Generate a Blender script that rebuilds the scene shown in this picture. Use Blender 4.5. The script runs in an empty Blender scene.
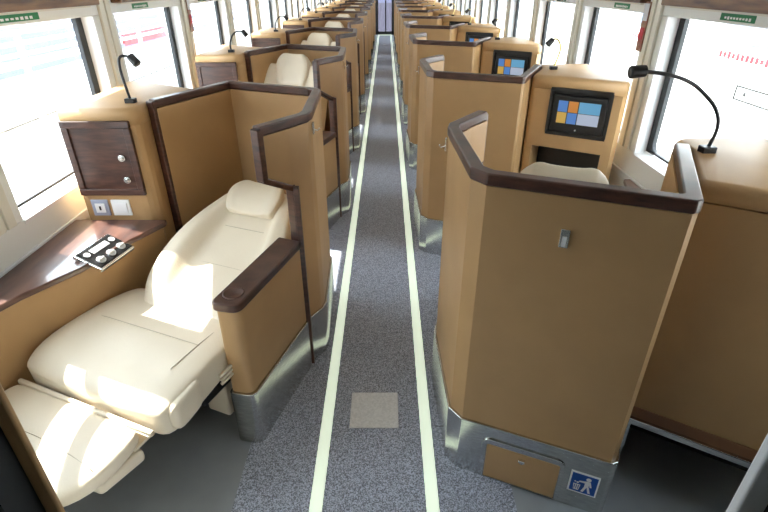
import bpy, bmesh, math, random
from mathutils import Vector, Matrix
random.seed(4)
C = bpy.context.scene.collection
PI = math.pi
V = Vector

# ------------------------------------------------------------------ materials
def mat(name, col, rough=.5, metal=0., **k):
    m = bpy.data.materials.new(name); m.use_nodes = True
    b = m.node_tree.nodes['Principled BSDF']
    b.inputs['Base Color'].default_value = (*col, 1)
    b.inputs['Roughness'].default_value = rough
    b.inputs['Metallic'].default_value = metal
    if 'coat' in k: b.inputs['Coat Weight'].default_value = k['coat']
    if 'emit' in k:
        b.inputs['Emission Color'].default_value = (*k['emit'], 1)
        b.inputs['Emission Strength'].default_value = k.get('es', 1)
    return m
def noise_mix(m, c1, c2, scale, detail=3, stretch=None, lo=.35, hi=.65, bump=0., bscale=None):
    nt = m.node_tree; N = nt.nodes; L = nt.links; b = N['Principled BSDF']
    tc = N.new('ShaderNodeTexCoord'); mp = N.new('ShaderNodeMapping')
    L.new(tc.outputs['Object'], mp.inputs['Vector'])
    if stretch: mp.inputs['Scale'].default_value = stretch
    n = N.new('ShaderNodeTexNoise'); n.inputs['Scale'].default_value = scale; n.inputs['Detail'].default_value = detail
    L.new(mp.outputs[0], n.inputs['Vector'])
    r = N.new('ShaderNodeValToRGB'); r.color_ramp.elements[0].position = lo; r.color_ramp.elements[1].position = hi
    r.color_ramp.elements[0].color = (*c1, 1); r.color_ramp.elements[1].color = (*c2, 1)
    L.new(n.outputs['Fac'], r.inputs[0]); L.new(r.outputs[0], b.inputs['Base Color'])
    if bump:
        n2 = N.new('ShaderNodeTexNoise'); n2.inputs['Scale'].default_value = bscale or scale; n2.inputs['Detail'].default_value = 2
        L.new(tc.outputs['Object'], n2.inputs['Vector'])
        bp = N.new('ShaderNodeBump'); bp.inputs['Strength'].default_value = bump; bp.inputs['Distance'].default_value = .004
        L.new(n2.outputs['Fac'], bp.inputs['Height']); L.new(bp.outputs[0], b.inputs['Normal'])
    return m
M = {}
M['tan'] = noise_mix(mat('tan_leather', (.4,.2,.08), .5), (.425,.255,.112), (.465,.280,.124), 6, bump=.12, bscale=260)
M['tan_dark'] = mat('dark_tan_leather', (.20,.09,.04), .5)
M['cream'] = noise_mix(mat('cream_leather', (.8,.7,.5), .45), (.72,.625,.485), (.76,.665,.525), 5, bump=.1, bscale=120)
M['cream_dark'] = mat('seam_thread', (.50,.42,.30), .6)
M['wood'] = noise_mix(mat('dark_wood', (.07,.03,.02), .36, coat=.1), (.035,.013,.009), (.095,.038,.024), 14, 4, (1,1,6), .3, .7)
M['woodh'] = noise_mix(mat('dark_wood_grain', (.07,.03,.02), .32, coat=.4), (.05,.02,.016), (.15,.07,.05), 20, 4, (1,.25,1), .3, .7)
M['valance'] = noise_mix(mat('veneer_valance', (.15,.08,.04), .35), (.07,.028,.016), (.26,.13,.05), 5, 5, (3,1,9), .3, .7)
M['steel'] = noise_mix(mat('brushed_steel', (.6,.6,.58), .2, 1.), (.52,.53,.52), (.66,.66,.64), 30, 2, (1,1,8))
M['chrome'] = mat('chrome', (.8,.8,.8), .15, 1.)
M['plate'] = noise_mix(mat('aluminium_plate', (.7,.7,.7), .5, .5), (.62,.63,.64), (.74,.75,.76), 120, 2)
M['black'] = mat('black_plastic', (.012,.012,.013), .35)
M['rubber'] = mat('black_rubber', (.015,.017,.02), .5)
M['wallc'] = mat('cream_wall_panel', (.74,.71,.61), .45)
M['wallw'] = mat('white_wall_panel', (.80,.81,.78), .4)
M['ceil'] = mat('white_ceiling', (.82,.82,.80), .6)
M['grey'] = mat('grey_metal_paint', (.68,.70,.73), .45)
M['white'] = mat('white_plastic', (.82,.82,.82), .4)
M['bluegrey'] = mat('blue_grey_plastic', (.35,.38,.48), .3)
M['green'] = mat('green_label', (.01,.19,.07), .5)
M['blue'] = mat('blue_sticker', (.005,.07,.35), .4)
M['red'] = mat('red_print', (.45,.01,.02), .5)
M['plaque'] = noise_mix(mat('plaque_print', (.3,.1,.06), .4), (.28,.05,.03), (.34,.24,.15), 30, 3)
M['strip'] = mat('pale_green_floor_strip', (.76,.86,.70), .3, emit=(.88,1,.80), es=.9)  # emission added to brighten the strips, they are no lamps
M['carpet'] = noise_mix(mat('speckled_carpet', (.1,.1,.1), .5), (.14,.148,.18), (.52,.56,.68), 240, 2, None, .40, .62)
M['vinyl'] = noise_mix(mat('dark_vinyl', (.06,.065,.075), .5), (.25,.27,.29), (.31,.33,.35), 4)
M['lamp'] = mat('light_diffuser', (.9,.9,.9), .5, emit=(1,.97,.92), es=1.6)
M['gravel'] = noise_mix(mat('ballast', (.4,.38,.36), .9), (.3,.28,.26), (.55,.53,.5), 8)
M['carw'] = mat('white_train_paint', (.85,.86,.86), .35)
M['carb'] = mat('pale_blue_glass', (.10,.14,.22), .3)
M['lilac'] = mat('pale_blue_cladding', (.11,.125,.20), .6)
M['brass'] = mat('brass_lamp', (.75,.62,.25), .3, .6)
for n_, c_ in dict(t_blue=(.12,.35,.9), t_orange=(.95,.36,.06), t_yellow=(.95,.6,.12), t_cyan=(.2,.6,.95), t_pale=(.7,.8,1.)).items():
    M[n_] = mat('screen_' + n_[2:], (.02,.02,.02), .3, emit=c_, es=.85)
def glass():
    m = bpy.data.materials.new('window_glass'); m.use_nodes = True
    nt = m.node_tree; N = nt.nodes; N.remove(N['Principled BSDF'])
    t = N.new('ShaderNodeBsdfTransparent'); t.inputs[0].default_value = (.97,.985,.98,1)
    g = N.new('ShaderNodeBsdfGlossy'); g.inputs['Roughness'].default_value = .02
    f = N.new('ShaderNodeLayerWeight'); p = N.new('ShaderNodeMath'); p.operation = 'POWER'; p.inputs[1].default_value = 3
    q = N.new('ShaderNodeMath'); q.operation = 'MULTIPLY_ADD'; q.inputs[1].default_value = .3; q.inputs[2].default_value = .03
    nt.links.new(f.outputs['Facing'], p.inputs[0]); nt.links.new(p.outputs[0], q.inputs[0])
    mx = N.new('ShaderNodeMixShader')
    nt.links.new(q.outputs[0], mx.inputs[0]); nt.links.new(t.outputs[0], mx.inputs[1]); nt.links.new(g.outputs[0], mx.inputs[2])
    nt.links.new(mx.outputs[0], N['Material Output'].inputs[0])
    return m
M['glass'] = glass()
M['tint'] = glass(); M['tint'].name = 'tinted_door_glass'; M['tint'].node_tree.nodes['Transparent BSDF'].inputs[0].default_value = (.22,.22,.26,1)

# ------------------------------------------------------------------ helpers
def tag(o, label=None, cat=None, group=None, kind=None):
    if label: o['label'] = label
    if cat: o['category'] = cat
    if group: o['group'] = group
    if kind: o['kind'] = kind
    return o
def empty(name, loc, label=None, cat=None, group=None):
    o = bpy.data.objects.new(name, None); C.objects.link(o); o.location = loc; o.empty_display_size = .1
    return tag(o, label, cat, group)
def root_loc(p):
    v = V((0,0,0))
    while p is not None:
        v = v + p.location; p = p.parent
    return v
def build(name, bm, m, parent=None, bevel=0., seg=2, smooth=False, sub=0, loc=None):
    """bm holds world coordinates of the prototype; the mesh is stored relative to its thing."""
    off = root_loc(parent) if parent else (V(loc) if loc else V((0,0,0)))
    bmesh.ops.translate(bm, verts=bm.verts, vec=-off)
    bmesh.ops.recalc_face_normals(bm, faces=bm.faces)
    me = bpy.data.meshes.new(name); bm.to_mesh(me); bm.free()
    for x in (m if isinstance(m, (list, tuple)) else [m]): me.materials.append(M[x])
    if smooth or bevel:
        for p in me.polygons: p.use_smooth = True
    o = bpy.data.objects.new(name, me); C.objects.link(o)
    if parent: o.parent = parent
    elif loc: o.location = loc
    if bevel:
        b = o.modifiers.new('bevel', 'BEVEL'); b.width = bevel; b.segments = seg; b.limit_method = 'ANGLE'; b.angle_limit = .5; b.harden_normals = True
    if sub:
        s = o.modifiers.new('sub', 'SUBSURF'); s.levels = sub; s.render_levels = sub
    return o
def structure(name, bm, m, parent=None, **k):
    o = build(name, bm, m, parent, **k)
    if parent is None: o['kind'] = 'structure'
    return o
def box(bm, lo, hi, mi=0):
    vs = [bm.verts.new((x,y,z)) for z in (lo[2],hi[2]) for y in (lo[1],hi[1]) for x in (lo[0],hi[0])]
    for f in ((0,1,3,2),(4,6,7,5),(0,4,5,1),(2,3,7,6),(0,2,6,4),(1,5,7,3)):
        bm.faces.new([vs[i] for i in f]).material_index = mi
    return bm
def obox(bm, c, ax, size, mi=0):
    """box centred at c, ax = (x axis, y axis, z axis) unit vectors, size full extents"""
    c = V(c); a, b, n = [V(v) for v in ax]; s = [q/2 for q in size]
    vs = [bm.verts.new(c + a*i*s[0] + b*j*s[1] + n*k*s[2]) for k in (-1,1) for j in (-1,1) for i in (-1,1)]
    for f in ((0,1,3,2),(4,6,7,5),(0,4,5,1),(2,3,7,6),(0,2,6,4),(1,5,7,3)):
        bm.faces.new([vs[i] for i in f]).material_index = mi
    return bm
def prism(bm, poly, z0, z1, mi=0):
    a = [bm.verts.new((x,y,z0)) for x,y in poly]; b = [bm.verts.new((x,y,z1)) for x,y in poly]
    n = len(poly)
    bm.faces.new(a[::-1]).material_index = mi; bm.faces.new(b).material_index = mi
    for i in range(n): bm.faces.new((a[i], a[(i+1)%n], b[(i+1)%n], b[i])).material_index = mi
    return bm
def offset(pts, d):
    """open polyline offset to its left by d, mitred"""
    P = [V(p) for p in pts]; out = []
    for i, p in enumerate(P):
        ns = []
        if i > 0: t = (p-P[i-1]).normalized(); ns.append(V((-t.y,t.x)))
        if i < len(P)-1: t = (P[i+1]-p).normalized(); ns.append(V((-t.y,t.x)))
        if len(ns) == 1: out.append(p + ns[0]*d)
        else:
            m = (ns[0]+ns[1]).normalized(); out.append(p + m*(d/max(.3, m.dot(ns[0]))))
    return out
def pathwall(bm, pts, d0, d1, z0, z1, mi=0):
    a = offset(pts, d0); b = offset(pts, d1)
    for i in range(1): pass
    n = len(a)
    lo = [[bm.verts.new((q.x,q.y,z)) for q in r] for r in (a,b) for z in (z0,z1)]
    al, ah, bl, bh = lo
    for i in range(n-1):
        for f in ((al[i],al[i+1],ah[i+1],ah[i]), (bl[i],bh[i],bh[i+1],bl[i+1]), (ah[i],ah[i+1],bh[i+1],bh[i]), (al[i],bl[i],bl[i+1],al[i+1])):
            bm.faces.new(f).material_index = mi
    bm.faces.new((al[0],ah[0],bh[0],bl[0])).material_index = mi; bm.faces.new((al[-1],bl[-1],bh[-1],ah[-1])).material_index = mi
    return bm
def fillet(poly, r, seg=5):
    """round corners of a closed polygon; r a list or number"""
    P = [V(p) for p in poly]; out = []; n = len(P)
    for i, p in enumerate(P):
        ri = r[i] if isinstance(r, (list,tuple)) else r
        if ri <= 0: out.append((p.x,p.y)); continue
        a = (P[i-1]-p).normalized(); b = (P[(i+1)%n]-p).normalized()
        for k in range(seg+1):
            t = k/seg
            q = p + a*ri*(1-t)**2 + b*ri*t**2
            out.append((q.x,q.y))
    return out
def tube(bm, pts, r, seg=10, mi=0, smoothn=0):
    P = [V(p) for p in pts]
    for _ in range(smoothn):
        Q = [P[0]]
        for a, b in zip(P, P[1:]): Q += [a*.75+b*.25, a*.25+b*.75]
        P = Q + [P[-1]]
    R = r if isinstance(r, (list,tuple)) else [r]*len(P)
    rings = []; up = V((0,0,1)); prev = None
    for i, p in enumerate(P):
        t = (P[min(i+1,len(P)-1)] - P[max(i-1,0)]).normalized()
        if prev is None:
            u = t.cross(up if abs(t.z) < .9 else V((1,0,0))).normalized()
        else: u = (prev - t*prev.dot(t)).normalized()
        prev = u; w = t.cross(u)
        rings.append([bm.verts.new(p + (u*math.cos(a)+w*math.sin(a))*R[i]) for a in [2*PI*k/seg for k in range(seg)]])
    for a, b in zip(rings, rings[1:]):
        for k in range(seg): bm.faces.new((a[k],a[(k+1)%seg],b[(k+1)%seg],b[k])).material_index = mi
    bm.faces.new(rings[0][::-1]).material_index = mi; bm.faces.new(rings[-1]).material_index = mi
    return bm
def disc(bm, c, n, r, t, seg=20, mi=0):
    c = V(c); n = V(n).normalized()
    return tube(bm, [c, c+n*t], r, seg, mi)
def boolean(bmA, bmB):
    def o(bm):
        bmesh.ops.recalc_face_normals(bm, faces=bm.faces)
        me = bpy.data.meshes.new('t'); bm.to_mesh(me); bm.free(); q = bpy.data.objects.new('t', me); C.objects.link(q); return q
    a = o(bmA); b = o(bmB)
    md = a.modifiers.new('b', 'BOOLEAN'); md.operation = 'DIFFERENCE'; md.object = b; md.solver = 'EXACT'
    bpy.context.view_layer.update()
    dg = bpy.context.evaluated_depsgraph_get(); ev = a.evaluated_get(dg)
    r = bmesh.new(); r.from_mesh(ev.to_mesh()); ev.to_mesh_clear()
    for q in (a, b):
        me = q.data; bpy.data.objects.remove(q); bpy.data.meshes.remove(me)
    return r
def kids(o): return [c for c in bpy.data.objects if c.parent == o]
def copy_tree(o, parent=None):
    c = o.copy(); C.objects.link(c); c.parent = parent
    for ch in kids(o): copy_tree(ch, c)
    return c
def loft(bm, st, seg=40, e=.36, mi=0):
    """cushion: stations (centre, across, up, half width, up height, down depth, bolster)"""
    rings = []
    for c, s, n, w, ht, hb, bo in st:
        c, s, n = V(c), V(s).normalized(), V(n).normalized(); ring = []
        for k in range(seg):
            a = 2*PI*(k+.5)/seg; ca, sa = math.cos(a), math.sin(a)
            x = math.copysign(abs(ca)**e, ca); y = math.copysign(abs(sa)**e, sa)
            h = ht*y if y > 0 else hb*y
            if y > 0: h += bo*math.sin(PI*.5*min(1, max(0, (abs(x)-.52)/.25)))
            ring.append(bm.verts.new(c + s*(w*x) + n*h))
        rings.append(ring)
    for a, b in zip(rings, rings[1:]):
        for k in range(seg): bm.faces.new((a[k],a[(k+1)%seg],b[(k+1)%seg],b[k])).material_index = mi
    for r in (rings[0], rings[-1]):
        bm.faces.new(r).material_index = mi
    return bm
def pinch(st, g=.025):
    """adds rounded ends to a station list"""
    def end(a, b, k):
        d = (V(a[0])-V(b[0])).normalized()*g*k[0]
        return (V(a[0])+d, a[1], a[2], a[3]-g*k[1], a[4]*k[2], a[5]*k[2], a[6]*k[2])
    A = [end(st[0], st[1], (1.2,1.3,.45)), end(st[0], st[1], (.8,.45,.82))]
    B = [end(st[-1], st[-2], (.8,.45,.82)), end(st[-1], st[-2], (1.2,1.3,.45))]
    return A + st + B

# ------------------------------------------------------------------ layout
CX, CY, PITCH, NROW = -.036, 1.79, 1.62, 9
O = V((-.293, 2.354, 0))                              # back aisle corner of the first left suite
S_ = V((math.cos(math.radians(22.5)), -math.sin(math.radians(22.5)), 0))   # across the seat, towards the aisle
F_ = V((-S_.y*-1, -S_.x, 0)); F_ = V((-math.sin(math.radians(22.5)), -math.cos(math.radians(22.5)), 0))   # towards the feet
Z_ = V((0,0,1))
def L(x, y, z): return O + S_*x + F_*y + Z_*z

A = (-.985, 2.11); B = (-.780, 2.556); Cc = (-.300, 2.358); D = (-.284, 1.875); Mm = (-.350, 1.768); E_ = (-.427, 1.663)
RAIL = 1.12
def make_shell():
    r = empty('suite_partition', (-.6, 2.2, 0))
    pts = [A, B, Cc, D, Mm]
    # leather panel, clockwise path: interior lies to the right
    ptsr = []
    bm = bmesh.new()
    P = [V(p) for p in pts]
    # soften corner C with a chamfer
    c1 = V(Cc)+(V(B)-V(Cc)).normalized()*.035; c2 = V(Cc)+(V(D)-V(Cc)).normalized()*.035
    b1 = V(B)+(V(A)-V(B)).normalized()*.012; b2 = V(B)+(V(Cc)-V(B)).normalized()*.012
    d1 = V(D)+(V(Cc)-V(D)).normalized()*.03; d2 = V(D)+(V(Mm)-V(D)).normalized()*.02
    full = [V(A), b1, b2, c1, c2, d1, d2, V(Mm)]
    pathwall(bm, full, 0, -.038, .235, RAIL-.035)
    # wing above the arm rest: E-M prism with sloping underside
    t = (V(E_)-V(Mm)).normalized(); nrm = V((-t.y, t.x))
    a = V(Mm); b = V(E_)
    prof = [(a,.86),(b,.93),(b,RAIL-.035),(a,RAIL-.035)]
    fr = [bm.verts.new((p.x,p.y,z)) for p,z in prof]; bk = [bm.verts.new((p.x-nrm.x*.038,p.y-nrm.y*.038,z)) for p,z in prof]
    bm.faces.new(fr); bm.faces.new(bk[::-1])
    for i in range(4): bm.faces.new((fr[i], fr[(i+1)%4], bk[(i+1)%4], bk[i]))
    build('leather_panel', bm, 'tan', r)
    # rail
    bm = bmesh.new(); pathwall(bm, [V(A), b1, b2, c1, c2, d1, d2, V(E_)], .004, -.036, RAIL-.034, RAIL)
    build('top_rail', bm, 'wood', r, bevel=.007, seg=3)
    # end posts
    def post(nm, p, q, z0, z1, w=.030, sd=1):
        bm = bmesh.new(); p = V(p); q = V(q); t = (q-p).normalized(); n = V((-t.y,t.x))
        c = p + n*(-.016*sd)
        obox(bm, (c.x, c.y, (z0+z1)/2), ((t.x,t.y,0),(n.x,n.y,0),(0,0,1)), (w,.040,z1-z0))
        return build(nm, bm, 'wood', r, bevel=.005)
    post('end_post', A, B, 0, RAIL-.005, .032)
    post('end_post', E_, Mm, .925, RAIL-.01, .026, -1)
    post('end_post', V(Mm), V(D), .0, .875, .016, -1)
    bm = bmesh.new(); box(bm, (Mm[0]+.000,Mm[1]-.014,0), (Mm[0]+.020,Mm[1]+.004,.87)); build('joint_strip', bm, 'wood', r, bevel=.002)
    bm = bmesh.new(); c = (V(E_)+V(Mm))/2 - nrm*.016
    t3 = (V((E_[0],E_[1],.93))-V((Mm[0],Mm[1],.86))); ln = t3.length; t3.normalize(); n3 = V((nrm.x,nrm.y,0)); u3 = t3.cross(n3)
    obox(bm, (c.x,c.y,.893), (t3,n3,u3), (ln+.015,.042,.024)); build('wing_edge', bm, 'wood', r, bevel=.005)
    # steel plinth
    bm = bmesh.new(); pathwall(bm, [V(A), b1, b2, c1, c2, d1, d2, V(Mm)], .010, -.030, .0, .25)
    build('steel_plinth', bm, 'steel', r, bevel=.004)
    # arm rest
    bm = bmesh.new()
    arm = [(-.345,1.752), (-.478,1.31), (-.560,1.325), (-.425,1.775)]
    arm2 = fillet(arm, [0,.03,.02,0])
    prism(bm, arm2, .25, .612); build('arm_rest_body', bm, 'tan', r, bevel=.008, seg=3)
    bm = bmesh.new(); prism(bm, fillet([(-.339,1.75),(-.472,1.298),(-.572,1.318),(-.435,1.79)], [0,.035,.03,0]), .61, .645)
    top = build('arm_rest_top', bm, 'wood', r, bevel=.008, seg=3)
    bm = bmesh.new(); c = V((-.505,1.372,.6455))
    N = 24
    ring = [[bm.verts.new((c.x+rr*math.cos(2*PI*k/N), c.y+rr*math.sin(2*PI*k/N), zz)) for k in range(N)] for rr, zz in ((.036,.645),(.036,.6475),(.031,.6475),(.029,.6455))]
    for q, w in zip(ring, ring[1:]):
        for k in range(N): bm.faces.new((q[k],q[(k+1)%N],w[(k+1)%N],w[k]))
    bm.faces.new(ring[-1]); build('cup_ring', bm, 'wood', top, smooth=True)
    bm = bmesh.new(); prism(bm, fillet([(-.338,1.752),(-.471,1.302),(-.570,1.322),(-.43,1.78)], [0,.03,.02,0]), 0, .25)
    build('arm_rest_plinth', bm, 'steel', r, bevel=.004)
    # coat hook on the aisle face
    bm = bmesh.new(); obox(bm, (-.279,1.90,1.055), ((1,0,0),(0,1,0),(0,0,1)), (.006,.016,.045))
    tube(bm, [(-.278,1.90,1.05),(-.262,1.90,1.045),(-.256,1.90,1.055)], .003, 6)
    build('coat_hook', bm, 'chrome', r, bevel=.001)
    return r

CON = [(-1.305,1.99),(-.988,1.99),(-.990,2.125),(-.862,2.393),(-1.264,2.638),(-1.305,2.60)]
f0, f1 = V((-.862,2.393,0)), V((-1.264,2.638,0)); FT = (f1-f0).normalized(); FN = V((-FT.y, FT.x, 0)); FN = FN if FN.y > 0 else -FN
FW = (f1-f0).length
def on_face(s, z, d=0): return f0 + FT*s + FN*d + Z_*z
def make_console(screen=True):
    r = empty('side_console', (-1.18, 2.3, 0))
    poly = fillet(CON, [0,.07,.0,.025,0,0])
    bm = bmesh.new(); prism(bm, poly, .0, 1.052 if not screen else 1.04)
    cut = bmesh.new()
    ax = (FT, FN, Z_)
    if screen:
        obox(cut, on_face(.235, .52, -.05), ax, (.375, .24, .42)); n2 = bmesh.new()
        obox(cut, on_face(.27, .93, -.0), ax, (.315, .05, .245))
    else:
        obox(cut, on_face(.25, .13, -.06), ax, (.44, .42, .30))
    bm = boolean(bm, cut)
    body = build('console_body', bm, 'tan', r)
    bm = bmesh.new(); prism(bm, poly, 1.056 if not screen else 1.04, 1.108)
    bmesh.ops.recalc_face_normals(bm, faces=bm.faces)
    bmesh.ops.bevel(bm, geom=[e for e in bm.edges if all(v.co.z > 1.10 for v in e.verts)], offset=.024, segments=5, profile=.5, affect='EDGES', clamp_overlap=True)
    build('console_top', bm, 'tan', r, smooth=True)
    ca = on_face(.235,.55,.0)
    # locker door, faces the seat's feet
    y = 1.99
    if screen is not None:
        bm = bmesh.new(); x0, x1, z0, z1 = -1.305, -1.028, .745, 1.060
        for q in (((x0,z0),(x1,z0+.028)),((x0,z1-.028),(x1,z1)),((x0,z0+.028),(x0+.028,z1-.028)),((x1-.028,z0+.028),(x1,z1-.028))):
            box(bm, (q[0][0],y-.014,q[0][1]), (q[1][0],y+.004,q[1][1]))
        box(bm, (x0+.02,y-.007,z0+.02), (x1-.02,y+.004,z1-.02))
        d = build('locker_door', bm, 'wood', r, bevel=.003)
        for z in (.91,.815):
            bm = bmesh.new(); disc(bm, (-1.088,y-.004,z), (0,-1,0), .015, .014, 16); disc(bm, (-1.088,y-.018,z), (0,-1,0), .009, .006, 16)
            build('knob' if z > .9 else 'lock', bm, 'chrome', d, bevel=.002)
        bm = bmesh.new(); box(bm, (-1.278,y-.006,.648), (-1.205,y+.002,.722))
        s = build('power_socket', bm, 'bluegrey', r, bevel=.003)
        bm = bmesh.new(); box(bm, (-1.262,y-.009,.664), (-1.221,y-.004,.706)); box(bm, (-1.245,y-.011,.676), (-1.238,y-.008,.694), 1)
        build('socket_cover', bm, ('white','black'), s)
        bm = bmesh.new(); box(bm, (-1.192,y-.006,.648), (-1.112,y+.002,.722))
        s = build('wall_switch', bm, 'white', r, bevel=.003)
        bm = bmesh.new(); box(bm, (-1.180,y-.009,.66), (-1.124,y-.004,.71)); build('switch_rocker', bm, 'white', s, bevel=.002)
    if screen:
        # deep frame and screen
        bm = bmesh.new()
        for c, s in (((.27,1.045),(.315,.02)),((.27,.815),(.315,.02)),((.118,.93),(.015,.23)),((.422,.93),(.015,.23))):
            obox(bm, on_face(c[0], c[1], -.006), ax, (s[0],.02,s[1]))
        obox(bm, on_face(.27,.93,-.0225), ax, (.315,.004,.245))
        fr = build('screen_surround', bm, 'black', r)
        bm = bmesh.new(); obox(bm, on_face(.27,.922,-.008), ax, (.275,.02,.19)); sc = build('monitor', bm, 'black', fr, bevel=.004)
        bm = bmesh.new(); disc(bm, on_face(.27,.842,.0015), FN, .005, .002, 12); build('home_button', bm, 'white', sc)
        bm = bmesh.new()
        # the viewer's left is the face's far end; tiles laid out in rows
        W, Hh, x0, z0 = .225, .125, .27-.1125, .868
        def tile(a, b, c, d, mi):
            # a..b across from the viewer's left (0..1), c..d up (0..1)
            xa, xb = x0+a*W, x0+b*W
            vs = [bm.verts.new(on_face(q, z0+w*Hh, .0026)) for q, w in ((xa,c),(xb,c),(xb,d),(xa,d))]
            bm.faces.new(vs).material_index = mi
        tile(.02,.24,.52,.98,0); tile(.26,.48,.52,.98,1); tile(.50,.98,.52,.98,3)
        tile(.02,.24,.04,.50,2); tile(.26,.48,.04,.50,0); tile(.50,.98,.04,.50,4)
        build('display', bm, ('t_blue','t_orange','t_yellow','t_cyan','t_pale'), sc)
        # foot niche lining
        bm = bmesh.new()
        obox(bm, on_face(.235,.52,-.166), ax, (.372,.004,.417)); obox(bm, on_face(.235,.313,-.09), ax, (.372,.155,.004)); obox(bm, on_face(.235,.728,-.09), ax, (.372,.155,.003))
        build('niche_lining', bm, 'black', r)
        bm = bmesh.new(); obox(bm, on_face(.235,.37,-.10), ax, (.34,.11,.10)); build('foot_cushion', bm, 'tan_dark', r, bevel=.02, seg=3)
    else:
        bm = bmesh.new()
        obox(bm, on_face(.25,.285,.006), ax, (.46,.026,.024)); obox(bm, on_face(.022,.142,.006), ax, (.018,.026,.27)); obox(bm, on_face(.478,.142,.006), ax, (.014,.022,.27))
        build('niche_trim', bm, 'steel', r, bevel=.003)
        bm = bmesh.new(); obox(bm, on_face(.25,.315,.0035), ax, (.47,.004,.045)); build('niche_fascia', bm, 'tan_dark', r)
        bm = bmesh.new(); obox(bm, on_face(.25,.13,-.266), ax, (.43,.004,.26)); build('niche_lining', bm, 'black', r)
    return r

def make_desk():
    r = empty('side_ledge', (-1.25, 1.6, 0))
    edge = [(-.968,1.985),(-.963,1.958),(-1.035,1.80),(-1.121,1.563),(-1.225,1.385),(-1.30,1.20),(-1.335,1.085)]
    pl = edge + [(-1.372,1.085),(-1.372,1.985)]
    bm = bmesh.new(); prism(bm, pl, .607, .63); build('wood_top', bm, 'woodh', r, bevel=.006, seg=3)
    ins = offset(edge[1:], -.010); ins = [(p.x-.008,p.y) for p in ins]
    bm = bmesh.new(); prism(bm, [(-.985,1.985)]+ins+[(-1.372,1.09),(-1.372,1.985)], 0, .607); build('ledge_body', bm, 'tan', r, bevel=.004)
    # control panel set into the ledge edge
    a = V((-1.118,1.60,0)); b = V((-1.078,1.79,0)); t = (b-a).normalized(); n = V((t.y,-t.x,0))       # n towards the seat
    up = (Z_ + n*.42).normalized(); nn = t.cross(up)*-1
    c = (a+b)/2 + n*.002 + Z_*.625
    bm = bmesh.new(); obox(bm, c - up*.003, (t,nn,up), (.192,.122,.020)); cp = build('control_panel', bm, 'chrome', r, bevel=.006, seg=3)
    bm = bmesh.new(); obox(bm, c, (t,nn,up), (.178,.106,.020)); fp = build('panel_face', bm, 'black', cp, bevel=.003)
    for i in range(3):
        bm = bmesh.new(); q = c + t*(-.056+.056*i) - nn*.026 + up*.009; disc(bm, q, up, .017, .006, 18)
        obox(bm, q+up*.009, (t,nn,up), (.026,.007,.008)); build('dial', bm, 'bluegrey' if i == 9 else 'plate', fp, bevel=.001)
    bm = bmesh.new(); obox(bm, c + nn*.024 + up*.011, (t,nn,up), (.088,.026,.004)); kp = build('keypad', bm, 'plate', fp, bevel=.004)
    bm = bmesh.new()
    for i in range(6):
        for j in (-1,1): obox(bm, c + nn*(.018+j*.006) + t*(-.032+i*.0128) + up*.0137, (t,nn,up), (.009,.008,.0016))
    build('key', bm, 'white', kp) if False else bm.free()
    for s in (-1,1):
        bm = bmesh.new(); disc(bm, c + t*(s*.068) + nn*.024 + up*.009, up, .012, .005, 16); build('round_button', bm, 'white', fp, bevel=.001)
    return r

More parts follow.
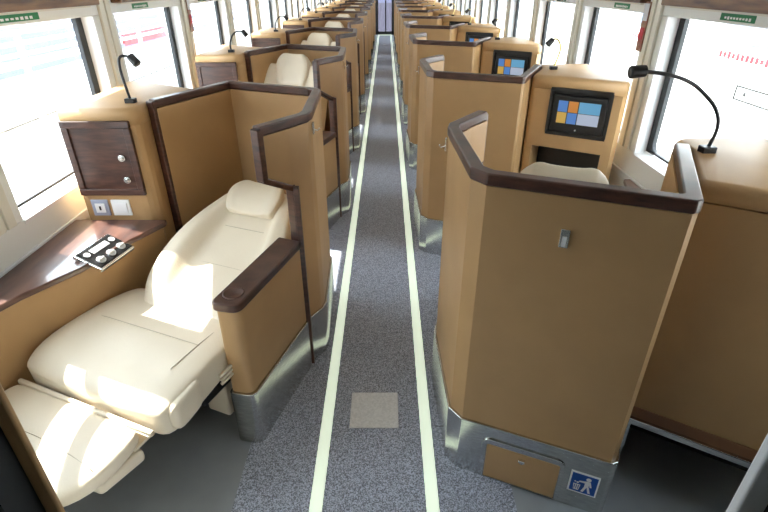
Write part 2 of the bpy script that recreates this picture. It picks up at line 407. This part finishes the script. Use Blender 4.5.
# ---- seats
def seam(bm, pts, r=.0016): return tube(bm, pts, r, 6)
def make_bed():
    r = empty('reclined_seat', tuple(L(-.17,1.05,0)))
    X0 = -.165
    # backrest
    p0, p1 = L(X0+.055,.905,.40), L(-.165,.275,.665)
    d = (p1-p0); ln = d.length; d.normalize(); n = S_.cross(d); n = n if n.z > 0 else -n
    st = []
    for v, w, bo, sag in ((.0,.235,.015,0),(.08,.262,.035,0),(.2,.278,.055,.008),(.35,.280,.065,.015),(.5,.268,.068,.018),(.62,.246,.062,.015),(.74,.218,.05,.010),(.84,.192,.035,.004),(.92,.178,.02,0),(.98,.165,.0,0)):
        st.append((p0+d*ln*v-n*sag, S_, n, w, .040, .07, bo))
    bm = bmesh.new(); loft(bm, pinch(st), seg=64); bk = build('backrest', bm, 'cream', r, smooth=True, sub=1)
    bm = bmesh.new()
    for v in (.36,.66):
        c = p0+d*ln*v+n*(.0405-(.016 if v < .5 else .013)); seam(bm, [c+S_*(k*.028) for k in range(-5,6)])
    for s in (-1,1):
        seam(bm, [p0+d*ln*v+n*(.041-sg)+S_*s*w for v, w, sg in ((.05,.130,0),(.2,.140,.008),(.35,.141,.015),(.5,.135,.018),(.62,.125,.015),(.74,.108,.010))])
    build('stitching', bm, 'cream_dark', bk, smooth=True)
    # head pillow
    st = []
    q0 = p0+d*ln*.77+n*.058
    for v, w, h in ((0,.118,.012),(.04,.135,.026),(.08,.138,.032),(.12,.130,.030),(.155,.105,.020)):
        st.append((q0+d*v+n*(.004*math.sin(v*16)), S_, n, w, h, .022, .012))
    bm = bmesh.new(); loft(bm, pinch(st, .012)); build('head_pillow', bm, 'cream', r, smooth=True, sub=1)
    # seat cushion
    st = []
    for y, z, w, h, hb in ((.865,.40,.295,.030,.06),(.95,.40,.312,.042,.07),(1.05,.40,.320,.045,.08),(1.16,.395,.323,.050,.09),(1.25,.388,.322,.050,.10),(1.31,.372,.312,.042,.09)):
        st.append((L(X0-.005,y,z), S_, Z_+F_*(.12*(y-.9)), w, h, hb, .008))
    bm = bmesh.new(); loft(bm, pinch(st, .03), e=.27); sc = build('seat_cushion', bm, 'cream', r, smooth=True, sub=1)
    bm = bmesh.new()
    seam(bm, [L(X0+k*.05, 1.07, .4515 - (.003 if abs(k)==5 else 0)) for k in range(-5,6)])
    seam(bm, [L(X0+.225, y, z) for y, z in ((.95,.4455),(1.07,.4525),(1.2,.4515))]); 
    build('stitching', bm, 'cream_dark', sc, smooth=True)
    # rolled flap corner on the aisle side and pull loop
    bm = bmesh.new(); st = []
    for y, z, w in ((1.20,.385,.022),(1.245,.378,.028),(1.29,.37,.025)):
        st.append((L(.143,y,z), S_, Z_, .024, .050, .055, 0))
    loft(bm, pinch(st,.02)); build('side_flap', bm, 'cream', r, smooth=True, sub=1)
    bm = bmesh.new()
    for k in range(3): tube(bm, [L(.158,.99,.375-.018*k), L(.166,1.03,.38-.018*k), L(.166,1.07,.375-.018*k), L(.158,1.10,.368-.018*k)], .006, 8, smoothn=1)
    build('pull_loop', bm, 'cream', r, smooth=True)
    # hinge bar
    bm = bmesh.new(); c = L(X0-.02,1.362,.345)
    obox(bm, c, (S_,F_,Z_), (.60,.016,.020)); build('hinge_bar', bm, 'cream', r, bevel=.006, seg=3)
    bm = bmesh.new(); obox(bm, L(X0-.03,1.355,.30), (S_,F_,Z_), (.54,.11,.012)); build('added_sun_blocker', bm, 'cream', r, bevel=.004)  # added under the hinge to stop sun leaking through the gap
    # foot rest
    fd = (F_*1. - Z_*.16).normalized(); fn = S_.cross(fd); fn = fn if fn.z > 0 else -fn
    q0 = L(X0-.045,1.39,.325); st = []
    for v, w, h in ((0,.282,.03),(.05,.290,.040),(.11,.288,.042),(.17,.270,.038),(.22,.235,.032),(.25,.19,.026)):
        st.append((q0+fd*v, S_, fn, w, h, .035, .0))
    bm = bmesh.new(); loft(bm, pinch(st,.022), e=.4); fr = build('foot_rest', bm, 'cream', r, smooth=True, sub=1)
    bm = bmesh.new(); seam(bm, [q0+fd*.12+S_*(k*.052)+fn*(.0435-.0004*k*k)+fd*(.0008*k*k-.01) for k in range(-5,6)]); build('stitching', bm, 'cream_dark', fr, smooth=True)
    bm = bmesh.new(); prism(bm, [tuple(L(x,y,0)[:2]) for x,y in ((-.35,1.38),(.08,1.38),(.06,1.53),(-.30,1.55))], .235, .285); build('foot_rest_underside', bm, 'cream', r, bevel=.015, seg=3)
    # mechanism below
    bm = bmesh.new(); obox(bm, L(X0-.02,.80,.16), (S_,F_,Z_), (.44,.26,.32)); obox(bm, L(X0-.04,1.12,.28), (S_,F_,Z_), (.36,.40,.06)); obox(bm, L(-.13,.95,.275), (S_,F_,Z_), (.44,.36,.11)); build('seat_base', bm, 'black', r, bevel=.01)
    bm = bmesh.new(); obox(bm, L(.020,.985,.135), (S_,F_,Z_), (.108,.05,.17)); build('side_pad', bm, 'cream', r, bevel=.012, seg=3)
    bm = bmesh.new()
    obox(bm, L(.080,.93,.255), (S_,F_,Z_), (.010,.18,.02)); obox(bm, L(.045,.93,.248), (S_,F_,Z_), (.010,.18,.02)); build('slide_rail', bm, 'chrome', r, bevel=.002)
    return r
def make_seat():
    r = empty('leather_seat', tuple(L(-.28,.6,0)))
    X0 = -.285
    p0, p1 = L(-.23,.52,.42), L(X0,.225,.985)
    d = (p1-p0); ln = d.length; d.normalize(); n = S_.cross(d); n = n if n.dot(F_) > 0 else -n
    st = []
    for v, w, bo in ((.0,.25,.03),(.15,.262,.045),(.35,.265,.055),(.6,.268,.055),(.8,.270,.045),(.92,.270,.035),(.975,.268,.02)):
        st.append((p0+d*ln*v, S_, n, w, .045, .055, bo))
    bm = bmesh.new(); loft(bm, pinch(st)); build('backrest', bm, 'cream', r, smooth=True, sub=1)
    st = []; q0 = p0+d*ln*.785+n*.03
    for v, w in ((0,.115),(.05,.132),(.12,.140),(.17,.130),(.20,.10)): st.append((q0+d*v, S_, n, w, .045, .045, .01))
    bm = bmesh.new(); loft(bm, pinch(st,.018)); build('head_pillow', bm, 'cream', r, smooth=True, sub=1)
    st = []
    for y, z, w, h in ((.44,.42,.235,.04),(.6,.43,.25,.055),(.75,.43,.25,.055),(.88,.415,.245,.05)): st.append((L(-.20,y,z), S_, Z_, w, h, .07, .012))
    bm = bmesh.new(); loft(bm, pinch(st,.03)); build('seat_cushion', bm, 'cream', r, smooth=True, sub=1)
    st = []
    for z, w in ((.14,.20),(.25,.23),(.36,.235)): st.append((L(-.20,.91,z), S_, F_, w, .035, .035, 0))
    bm = bmesh.new(); loft(bm, pinch(st,.02)); build('leg_rest', bm, 'cream', r, smooth=True, sub=1)
    bm = bmesh.new(); obox(bm, L(-.20,.64,.17), (S_,F_,Z_), (.40,.40,.34)); build('seat_base', bm, 'black', r, bevel=.01)
    return r
def make_lamp(path, head_dir, brass=False):
    """path runs up from the base"""
    P = [V(p) for p in path]
    r = empty('reading_lamp', tuple(P[0]))
    m = 'black'
    bm = bmesh.new(); x, y, z = P[0]; box(bm, (x-.020,y-.016,z), (x+.020,y+.016,z+.020)); build('lamp_base', bm, m, r, bevel=.003)
    bm = bmesh.new(); tube(bm, [P[0]+Z_*.012]+P[1:], .0055, 10, smoothn=3); build('gooseneck', bm, 'brass' if brass else m, r, smooth=True)
    bm = bmesh.new(); h = V(head_dir).normalized(); tube(bm, [P[-1]-h*.012, P[-1]-h*.01, P[-1]+h*.030, P[-1]+h*.034], [.010,.016,.018,.014], 14); build('lamp_head', bm, m, r, bevel=.001)
    return r

def place(o, side, k):
    x, y, z = o.location
    if side == 'L': o.location = (x, y+PITCH*k, z)
    else: o.location = (2*CX-x, 2*CY-y+PITCH*k, z); o.rotation_euler = (0,0,PI)
    return o
ORD = ['first','second','third','fourth','fifth','sixth','seventh','eighth','ninth']
def where(side, k):
    s = 'left' if side == 'L' else 'right'
    return f'{ORD[k]} in the {s} row'

shell0 = make_shell(); con0 = make_console(True); desk0 = make_desk(); bed = make_bed(); seat0 = make_seat()
conR0 = make_console(False)
first = {'shell': True, 'con': True, 'desk': True, 'seat': True}
def get(proto, key):
    if first[key]: first[key] = False; return proto
    return copy_tree(proto)
jobs = [('L', k) for k in range(NROW)] + [('R', k) for k in range(NROW)]
base_shell = shell0.location.copy(); base_con = con0.location.copy(); base_desk = desk0.location.copy(); base_seat = seat0.location.copy()
firstR = None
for side, k in jobs:
    w = where(side, k); sd = 'left' if side == 'L' else 'right'
    s = get(shell0, 'shell'); s.location = base_shell; place(s, side, k)
    tag(s, 'tan leather suite partition with dark wood rail, ' + w, 'partition', 'tan suite partitions along the aisle')
    if (side, k) == ('R', 0): firstR = s; s['label'] = 'large tan leather partition with steel latch, waste flap and blue litter sticker, nearest on the right'
    if (side, k) == ('L', 0): s['label'] = 'tan leather partition around the flat bed seat, nearest on the left, with wood arm rest'
    if (side, k) == ('R', 0):
        c = conR0; place(c, side, k); tag(c, 'plain tan console with low steel-trimmed opening, under the long black lamp at right', 'console')
    else:
        c = get(con0, 'con'); c.location = base_con; place(c, side, k)
        tag(c, ('tan side console with brown locker door, ' if side == 'L' else 'tan side console with a lit screen facing the camera, ') + w, 'console', 'window side consoles of the ' + sd + ' row')
    dk = get(desk0, 'desk'); dk.location = base_desk; place(dk, side, k)
    tag(dk, 'dark wood window ledge with control panel, in the suite ' + w, 'ledge', 'window ledges of the ' + sd + ' row')
    if (side, k) == ('L', 0):
        tag(bed, 'cream leather seat laid flat as a bed with sunlit foot rest, at lower left', 'seat'); continue
    st = get(seat0, 'seat'); st.location = base_seat; st.location = base_seat + (S_*.07 if side == 'R' else S_*-.02); place(st, side, k)
    tag(st, 'upright cream leather seat with head pillow, in the suite ' + w, 'seat', 'upright cream seats')

# reading lamps, each bent its own way
lamps = {}
def lampadd(side, k, path, hd, lab, brass=False):
    l = make_lamp(path, hd, brass); tag(l, lab, 'lamp', 'black reading lamps'); lamps[(side,k)] = l; return l
lampadd('L', 0, [(-1.055,2.10,1.106),(-1.062,2.10,1.17),(-1.068,2.10,1.24),(-1.062,2.10,1.285),(-1.035,2.10,1.29),(-1.005,2.09,1.283)], (.5,-.1,-.6), 'short black gooseneck reading lamp above the brown locker door, nearest on the left')
lampadd('R', 0, [(.945,1.425,1.106),(.962,1.43,1.18),(.945,1.44,1.23),(.905,1.45,1.268),(.86,1.455,1.30),(.79,1.45,1.322),(.71,1.45,1.33)], (-1,0,-.1), 'long black gooseneck reading lamp arching left in front of the big right window')
lampadd('R', 1, [(.952,2.98,1.106),(.972,2.99,1.17),(.985,3.0,1.22),(.965,3.0,1.26),(.94,3.0,1.268),(.925,3.0,1.257)], (-.5,0,-.6), 'second reading lamp on the right with a thin brass neck, above a lit screen', True)
lampadd('L', 1, [(-1.09,3.75,1.106),(-1.095,3.75,1.16),(-1.075,3.75,1.21),(-1.045,3.75,1.24),(-1.01,3.74,1.245),(-.985,3.74,1.24)], (.5,-.1,-.6), 'second black reading lamp on the left, curved to the right on the pale console')
for side in 'LR':
    src = lamps[(side,1)]
    for k in range(2, NROW):
        l = copy_tree(src); l.location = src.location + V((0,PITCH*(k-1),0))
        l['label'] = 'small reading lamp on the console ' + where(side, k)

# extras on the nearest right partition (world coordinates -> its rotated frame)
def inR(bm):
    loc = firstR.location; Mx = Matrix.Rotation(-PI, 4, 'Z') @ Matrix.Translation(-loc)
    bmesh.ops.transform(bm, matrix=Mx, verts=bm.verts); return bm
def buildR(name, bm, m, parent=None, bevel=0, seg=2):
    inR(bm); bmesh.ops.recalc_face_normals(bm, faces=bm.faces)
    me = bpy.data.meshes.new(name); bm.to_mesh(me); bm.free()
    for x in (m if isinstance(m, (list,tuple)) else [m]): me.materials.append(M[x])
    o = bpy.data.objects.new(name, me); C.objects.link(o); o.parent = parent or firstR
    if bevel:
        for p in me.polygons: p.use_smooth = True
        b = o.modifiers.new('bevel','BEVEL'); b.width = bevel; b.segments = seg; b.limit_method = 'ANGLE'; b.angle_limit = .5; b.harden_normals = True
    return o
rc = V((2*CX-Cc[0], 2*CY-Cc[1], 0)); rb = V((2*CX-B[0], 2*CY-B[1], 0)); RT = (rb-rc).normalized(); RN = V((RT.y,-RT.x,0)); RN = RN if RN.y < 0 else -RN
def rp(s, z, d=0): return rc + RT*s + RN*d + Z_*z
ax = (RT, RN, Z_)
bm = bmesh.new(); obox(bm, rp(.247,.975,.003), ax, (.024,.008,.052)); lt = buildR('latch', bm, 'chrome', bevel=.002)
bm = bmesh.new(); obox(bm, rp(.247,.968,.008), ax, (.011,.006,.028)); buildR('latch_slot', bm, 'grey', lt, .001)
# waste flap: raised rounded steel frame and leather flap
W0, W1, ZB, ZT = .112, .385, .012, .200
def arch(s0, s1, z0, z1, r):
    P = fillet([(s0,z0),(s1,z0),(s1,z1),(s0,z1)], [0,0,r,r], 6); return P
bm = bmesh.new(); o = arch(W0,W1,ZB,ZT,.035); i = arch(W0+.018,W1-.014,ZB+.004,ZT-.022,.012)
def strip3(bm, a, b, d0, d1):
    va = [bm.verts.new(rp(s,z,d1)) for s,z in a]; vb = [bm.verts.new(rp(s,z,d1)) for s,z in b]; wa = [bm.verts.new(rp(s,z,d0)) for s,z in a]; wb = [bm.verts.new(rp(s,z,d0)) for s,z in b]
    n = len(a)
    for k in range(n):
        j = (k+1)%n; bm.faces.new((va[k],va[j],vb[j],vb[k])); bm.faces.new((va[k],va[j],wa[j],wa[k])); bm.faces.new((vb[k],vb[j],wb[j],wb[k]))
strip3(bm, o, i, .008, .016); ff = buildR('waste_flap_frame', bm, 'steel', bevel=.002)
bm = bmesh.new(); obox(bm, rp((W0+W1)/2+.002, .095, .0115), ax, (W1-W0-.034,.006,.158)); fl = buildR('waste_flap', bm, 'tan', ff, .003)
bm = bmesh.new(); obox(bm, rp(.250,.150,.020), ax, (.022,.014,.010)); disc(bm, rp(.250,.136,.012), RN, .008, .005); buildR('flap_knob', bm, 'chrome', fl, .002)
# litter sticker with pictogram
sx, sz = .449, .127
bm = bmesh.new()
def flat(pts, d, mi):
    f = bm.faces.new([bm.verts.new(rp(sx+a, sz+b, d)) for a, b in pts]); f.material_index = mi
def circ(x, y, r, d, mi, n=16): flat([(x+r*math.cos(2*PI*k/n), y+r*math.sin(2*PI*k/n)) for k in range(n)], d, mi)
obox(bm, rp(sx,sz,.011), ax, (.088,.002,.094), 1); w = .039; flat([(-w,-w-.003),(w,-w-.003),(w,w+.003),(-w,w+.003)], .0124, 0)
circ(.012,.026,.008,.0129,1)                                                                 # head
flat([(.004,.017),(.019,.018),(.026,-.006),(.020,-.008),(.016,.004),(.017,-.010),(.003,-.010)], .0128, 1)   # body and arm
flat([(.005,.016),(-.014,.012),(-.016,.006),(.004,.006)], .0129, 1)                           # arm over the bin
flat([(.004,-.009),(.012,-.009),(.004,-.036),(-.004,-.036)], .0128, 1); flat([(.011,-.009),(.018,-.009),(.026,-.036),(.018,-.036)], .0128, 1)
flat([(-.030,-.006),(-.008,-.006),(-.011,-.034),(-.027,-.034)], .0128, 1)                     # bin
for k in range(3): flat([(-.0265+.006*k,-.010),(-.0235+.006*k,-.010),(-.024+.0055*k,-.030),(-.026+.0055*k,-.030)], .0131, 0)
circ(-.018,.002,.004,.0129,1); circ(-.026,.004,.003,.0129,1)
buildR('litter_sticker', bm, ('blue','white'))

# ------------------------------------------------------------------ the car
Y0, Y1 = -1.6, 18.6
WL, WR = -1.376, 1.304                     # inner wall faces
ZC = 2.2
bm = bmesh.new(); box(bm, (WL-.1,Y0,-.06), (WR+.1,Y1,0)); structure('floor', bm, 'vinyl')
bm = bmesh.new(); box(bm, (-.515,Y0+.02,0.0), (.437,17.6,.006)); o = structure('trim_1', bm, 'carpet')
bm = bmesh.new(); box(bm, (WL-.12,Y0,ZC), (WR+.12,Y1,ZC+.06)); structure('ceiling', bm, 'ceil')
for n_, xc in ((2,-.235),(3,.157)):
    bm = bmesh.new(); box(bm, (xc-.021,Y0+.05,.006), (xc+.021,17.4,.010)); structure(f'trim_{n_}', bm, 'strip')
bm = bmesh.new(); box(bm, (-.256,17.4,.006), (.178,17.6,.010)); structure('trim_4', bm, 'strip')
bm = bmesh.new(); box(bm, (-.145,1.375,.006), (.050,1.567,.010))
tag(build('floor_hatch', bm, 'plate', bevel=.003, loc=(-.047,1.47,.006)), 'square silver floor plate set in the aisle carpet', 'floor plate')
bm = bmesh.new(); prism(bm, fillet([(-.085,14.6),(-.0,14.6),(-.0,14.75),(-.085,14.75)],.01), .006,.010)
tag(build('floor_hatch', bm, 'plate', loc=(-.04,14.67,.006)), 'small bright plate far down the aisle carpet', 'floor plate')
PW, GZ0, GZ1 = 1.08, .785, 1.392
def wall(side):
    sgn = -1 if side == 'left' else 1
    xi = WL if sgn < 0 else WR
    yf = 2.545 if sgn < 0 else 2.505
    xo = xi + sgn*.105; xg = xi + sgn*.062
    def bx(bm, x0, x1, ya, yb, za, zb, mi=0): box(bm, (min(x0,x1),ya,za), (max(x0,x1),yb,zb), mi)
    spans = []
    for k in range(-1, 14):
        f = yf + PW*k; spans.append((f-.805, f))
    bm = bmesh.new()
    bx(bm, xi, xo, Y0, Y1, 0, .755); bx(bm, xi, xo, Y0, Y1, GZ1+.012, ZC)
    e = [Y0] + [q for s in spans for q in (s[0]-.03, s[1]+.03)] + [Y1]
    for a, b in zip(e[::2], e[1::2]): bx(bm, xi, xo, a, b, .755, GZ1+.012)
    structure('wall_' + side, bm, 'wallw', bevel=.006)
    # lower skirting duct
    bm = bmesh.new()
    for i, (a, b) in enumerate(zip(e[::2], e[1::2])):
        if i == 0 or i == len(e)//2-1: continue
        w0, w1 = a+.055, b-.055
        bx(bm, xi, xi-sgn*.016, w0, w0+.045, .76, ZC-.2); bx(bm, xi, xi-sgn*.016, w1-.045, w1, .76, ZC-.2); bx(bm, xi, xi-sgn*.008, w0+.045, w1-.045, .76, ZC-.2)
    structure('trim_5' if sgn < 0 else 'trim_6', bm, 'wallc', bevel=.004)
    bm = bmesh.new(); bx(bm, xi, xi-sgn*.012, .5, 17.5, .60, .64); structure('baseboard_' + side, bm, 'grey', bevel=.003)
    for k, (a, b) in enumerate(spans):
        num = k+1 if sgn < 0 else k+21
        bm = bmesh.new(); bx(bm, xg, xg+sgn*.006, a, b, GZ0, GZ1)
        g = structure(f'window_{num}', bm, 'glass', loc=(xg, (a+b)/2, GZ0))
        bm = bmesh.new()
        x0, x1 = xg-sgn*.010, xg+sgn*.010
        bx(bm, x0, x1, b-.030, b+.030, GZ0-.03, GZ1+.012); bx(bm, x0, x1, a-.03, a+.002, GZ0-.03, GZ1+.012)
        bx(bm, x0, x1, a, b, GZ0-.008, GZ0+.003)
        if sgn < 0 and k == 0: bx(bm, x0, x1, a, b, .955, 1.005)      # added bar, mostly out of view, to shade a stripe on the foot rest
        # rounded lower far corner
        y_, z_ = b-.030, GZ0+.008
        vs = [(y_, z_), (y_-.035, z_), (y_-.016, z_+.005), (y_-.005, z_+.016), (y_, z_+.035)]
        fa = [bm.verts.new((x0,p,q)) for p,q in vs]; fb = [bm.verts.new((x1,p,q)) for p,q in vs]
        bm.faces.new(fa); bm.faces.new(fb[::-1])
        for i in range(5): bm.faces.new((fa[i],fa[(i+1)%5],fb[(i+1)%5],fb[i]))
        build('window_frame', bm, 'rubber', g)
        bm = bmesh.new(); xs = xi-sgn*.004
        prof = [(xs,.752),(xs,.735),(xg-sgn*.012,.735),(xg-sgn*.012,.775),(xi+sgn*.012,.760)]
        fa = [bm.verts.new((p,a-.03,q)) for p,q in prof]; fb = [bm.verts.new((p,b+.03,q)) for p,q in prof]
        bm.faces.new(fa); bm.faces.new(fb[::-1])
        for i in range(5): bm.faces.new((fa[i],fa[(i+1)%5],fb[(i+1)%5],fb[i]))
        build('window_sill', bm, 'white', g)
        bm = bmesh.new()      # jamb liner
        bx(bm, xi-sgn*.006, xg-sgn*.011, b+.018, b+.034, .76, GZ1+.01); build('window_jamb', bm, 'white', g)
        if k >= 1:
            sidew = side
            nm = ORD[k-1] if k-1 < 9 else f'{k}th'
            v = empty('window_valance', (xi, (a+b)/2, 1.452), f'brown veneer valance box above the {nm} {side} window', 'valance', 'valances above the windows')
            bm = bmesh.new(); bx(bm, xi, xi-sgn*.055, a-.045, b+.02, 1.452, 1.62); build('valance_box', bm, 'valance', v, bevel=.005)
            bm = bmesh.new(); bx(bm, xi-sgn*.012, xi-sgn*.03, a, b-.02, 1.444, 1.452); build('blind_edge', bm, 'wallc', v)
            ya = {('left',1):(1.86,2.172), ('right',1):(1.93,2.135)}.get((side,k), (a+.18, a+.38))
            lb = bmesh.new(); bx(lb, xi, xi-sgn*.003, ya[0], ya[1], 1.416, 1.441)
            q = build('exit_label', lb, 'green', loc=(xi, sum(ya)/2, 1.416))
            tag(q, f'small green safety label with white print above the {nm} {side} window', 'label', 'green labels above the windows')
            lb = bmesh.new(); n = 9
            for j in range(n):
                h = .004 + .003*random.random(); y_ = ya[0] + (ya[1]-ya[0])*(.1+.8*j/n)
                bx(lb, xi-sgn*.0031, xi-sgn*.0038, y_, y_+(ya[1]-ya[0])*.055, 1.427-h, 1.427+h*.6)
            build('label_print', lb, 'white', q)
    # roof side plaque
    yp = 3.80 if sgn < 0 else 2.715
    bm = bmesh.new(); bx(bm, xi-sgn*.016, xi-sgn*.022, yp-.030, yp+.030, 1.235, 1.46)
    p = build('wall_plaque', bm, 'plaque', bevel=.002, loc=(xi-sgn*.02, yp, 1.235)); tag(p, f'narrow upright red and grey safety plaque on the pillar between {side} windows', 'plaque')
    bm = bmesh.new(); bx(bm, xi-sgn*.0222, xi-sgn*.0235, yp-.024, yp+.024, 1.375, 1.452); build('plaque_header', bm, 'grey', p)
    bm = bmesh.new(); bx(bm, xi-sgn*.0222, xi-sgn*.0235, yp-.018, yp+.018, 1.29, 1.345); build('plaque_symbol', bm, 'red', p)
wall('left'); wall('right')
# near bulkhead with the doorway the camera looks through
bm = bmesh.new(); box(bm, (WL,.385,0), (-.531,.45,ZC)); structure('wall_near_left', bm, 'wallw')
bm = bmesh.new(); box(bm, (-.531,.40,0), (-.495,.452,2.05)); structure('trim_7', bm, 'rubber')
bm = bmesh.new(); box(bm, (-.497,.448,0), (-.474,.458,2.05)); structure('trim_8', bm, 'tan', bevel=.004)
bm = bmesh.new(); box(bm, (.536,.385,0), (WR,.45,ZC)); structure('wall_near_right', bm, 'rubber')
bm = bmesh.new(); box(bm, (.495,.435,0), (.536,.452,2.05)); structure('trim_9', bm, 'grey', bevel=.005)
bm = bmesh.new(); box(bm, (-.531,.385,2.05), (.536,.45,ZC)); structure('trim_10', bm, 'grey')
bm = bmesh.new(); box(bm, (WL,Y0-.05,0), (WR,Y0,ZC)); structure('wall_near', bm, 'grey')
# far end: wall with a bright open vestibule door
bm = bmesh.new(); box(bm, (WL,17.6,0), (-.40,17.7,ZC)); box(bm, (.33,17.6,0), (WR,17.7,ZC)); box(bm, (-.40,17.6,2.0), (.33,17.7,ZC)); structure('wall_far', bm, 'wallw')
bm = bmesh.new(); 
for x0, x1, z0, z1 in ((-.40,-.25,0,2),(-.03,.01,0,2),(.18,.33,0,2),(-.34,.27,0,.10),(-.34,.27,1.9,2)): box(bm, (x0,17.62,z0), (x1,17.66,z1))
dr = structure('door_1', bm, 'rubber', bevel=.004, loc=(-.035,17.64,0))
bm = bmesh.new(); box(bm, (-.34,17.637,.10), (.27,17.643,1.9)); build('door_glass', bm, 'tint', dr)
bm = bmesh.new(); box(bm, (-.03,17.605,.9), (-.015,17.62,1.2)); build('door_handle', bm, 'black', dr)
# ceiling lamps
for i in range(9):
    for s, xc in (('left',-.62),('right',.55)):
        y = 1.5 + i*1.85
        l = empty('ceiling_light', (xc, y, ZC), f'long flat white ceiling light, {ORD[i]} of the {s} line', 'ceiling light', 'ceiling lights')
        bm = bmesh.new(); box(bm, (xc-.09,y-.6,ZC-.025), (xc+.09,y+.6,ZC)); build('light_frame', bm, 'white', l, bevel=.004)
        bm = bmesh.new(); box(bm, (xc-.075,y-.58,ZC-.029), (xc+.075,y+.58,ZC-.0245)); build('diffuser', bm, 'lamp', l)
# vestibule lamp behind the camera

# ------------------------------------------------------------------ outside
bm = bmesh.new(); box(bm, (-60,-40,-1.3), (60,80,-1.25)); tag(build('track_bed', bm, 'gravel'), kind='structure')
car = empty('parked_train_car', (5.2, 8, -1.2), 'white railway carriage with red lettering parked outside the right windows', 'railway carriage')
bm = bmesh.new(); box(bm, (3.9,-6,-.9), (6.6,24,2.6)); build('car_body', bm, 'carw', car, bevel=.15, seg=4)
xs = 3.9
for i, yy in enumerate([5.05+2.4*j for j in range(-3,6)]):
    bm = bmesh.new()
    for (a, b, c, d) in ((yy,yy+1.2,.93,1.6),):
        box(bm, (xs-.012,a,c), (xs+.01,b,d))
    fw = build('car_window', bm, 'carb', car, bevel=.05, seg=4)
    bm = bmesh.new(); box(bm, (xs-.012,yy-.02,.72), (xs-.001,yy+1.22,.90), 0)
    for j in range(14):
        h = .02+.02*random.random(); box(bm, (xs-.016,yy+.05+.08*j,.81-h), (xs-.012,yy+.10+.08*j,.81+h), 1)
    build('red_lettering', bm, ('carw','red'), car)
bm = bmesh.new(); ya, yb, za, zb = 4.2, 5.72, .39, .54
for q in (((ya,za),(yb,za+.014)),((ya,zb-.014),(yb,zb)),((ya,za),(ya+.014,zb)),((yb-.014,za),(yb,zb))): box(bm, (xs-.012,q[0][0],q[0][1]), (xs,q[1][0],q[1][1]))
for j, (u, hh) in enumerate(((.18,.04),(.80,.10),(1.0,.10),(1.2,.10),(1.4,.1),(1.55,.1))): box(bm, (xs-.012,yb-u,.465-hh/2), (xs,yb-u+.03,.465+hh/2))
build('number_board', bm, 'rubber', car)
bd = empty('trackside_building', (-9, 6, -1.2), 'pale blue striped trackside building beyond the left windows', 'building')
bm = bmesh.new(); box(bm, (-10.5,-8,-1.2), (-8,30,3.2)); build('building_wall', bm, 'carw', bd)
bm = bmesh.new()
for z in (-.25,-.03,.19,.41,.63,.85): box(bm, (-8.0,-7,z), (-7.95,29,z+.12))
build('cladding_band', bm, 'lilac', bd)
bm = bmesh.new(); box(bm, (-8.0,16.3,-.20), (-7.94,19.5,.12)); build('red_sign_board', bm, 'red', bd)
fc = empty('trackside_railing', (-5.5, 6, -1.2), 'white metal railing beside the track outside the left windows', 'railing')
bm = bmesh.new()
for z in (0,.45,.85): box(bm, (-5.52,-4,z), (-5.48,20,z+.05))
build('rail', bm, 'carw', fc)
for j in range(12):
    bm = bmesh.new(); box(bm, (-5.53,-4+2*j,-1.25), (-5.47,-3.93+2*j,.9)); build('railing_post', bm, 'carw', fc)

# ------------------------------------------------------------------ light
w = bpy.data.worlds.new('World'); bpy.context.scene.world = w; w.use_nodes = True
bg = w.node_tree.nodes['Background']; bg.inputs[0].default_value = (.80,.90,1,1); bg.inputs[1].default_value = 20.0
s = bpy.data.lights.new('sun', 'SUN'); s.energy = 38; s.angle = math.radians(.6); s.color = (1,.95,.86)
so = bpy.data.objects.new('sun', s); C.objects.link(so)
so.rotation_euler = V((1,-.42,-1.18)).to_track_quat('-Z','Y').to_euler()

# ------------------------------------------------------------------ camera
cd = bpy.data.cameras.new('camera'); co = bpy.data.objects.new('camera', cd); C.objects.link(co)
co.location = (0,0,1.55); co.rotation_euler = (math.radians(90-29.1),0,0)
cd.sensor_width = 36; cd.lens = 495/768*36; cd.shift_x = -2/768; cd.clip_start = .05; cd.clip_end = 300
sc = bpy.context.scene; sc.camera = co
sc.view_settings.view_transform = 'Standard'; sc.view_settings.look = 'None'; sc.view_settings.gamma = 1; sc.view_settings.use_curve_mapping = False
sc.view_settings.exposure = -.66
sc.cycles.max_bounces = 10; sc.cycles.diffuse_bounces = 5; sc.cycles.sample_clamp_indirect = 12
sc.cycles.use_denoising = True
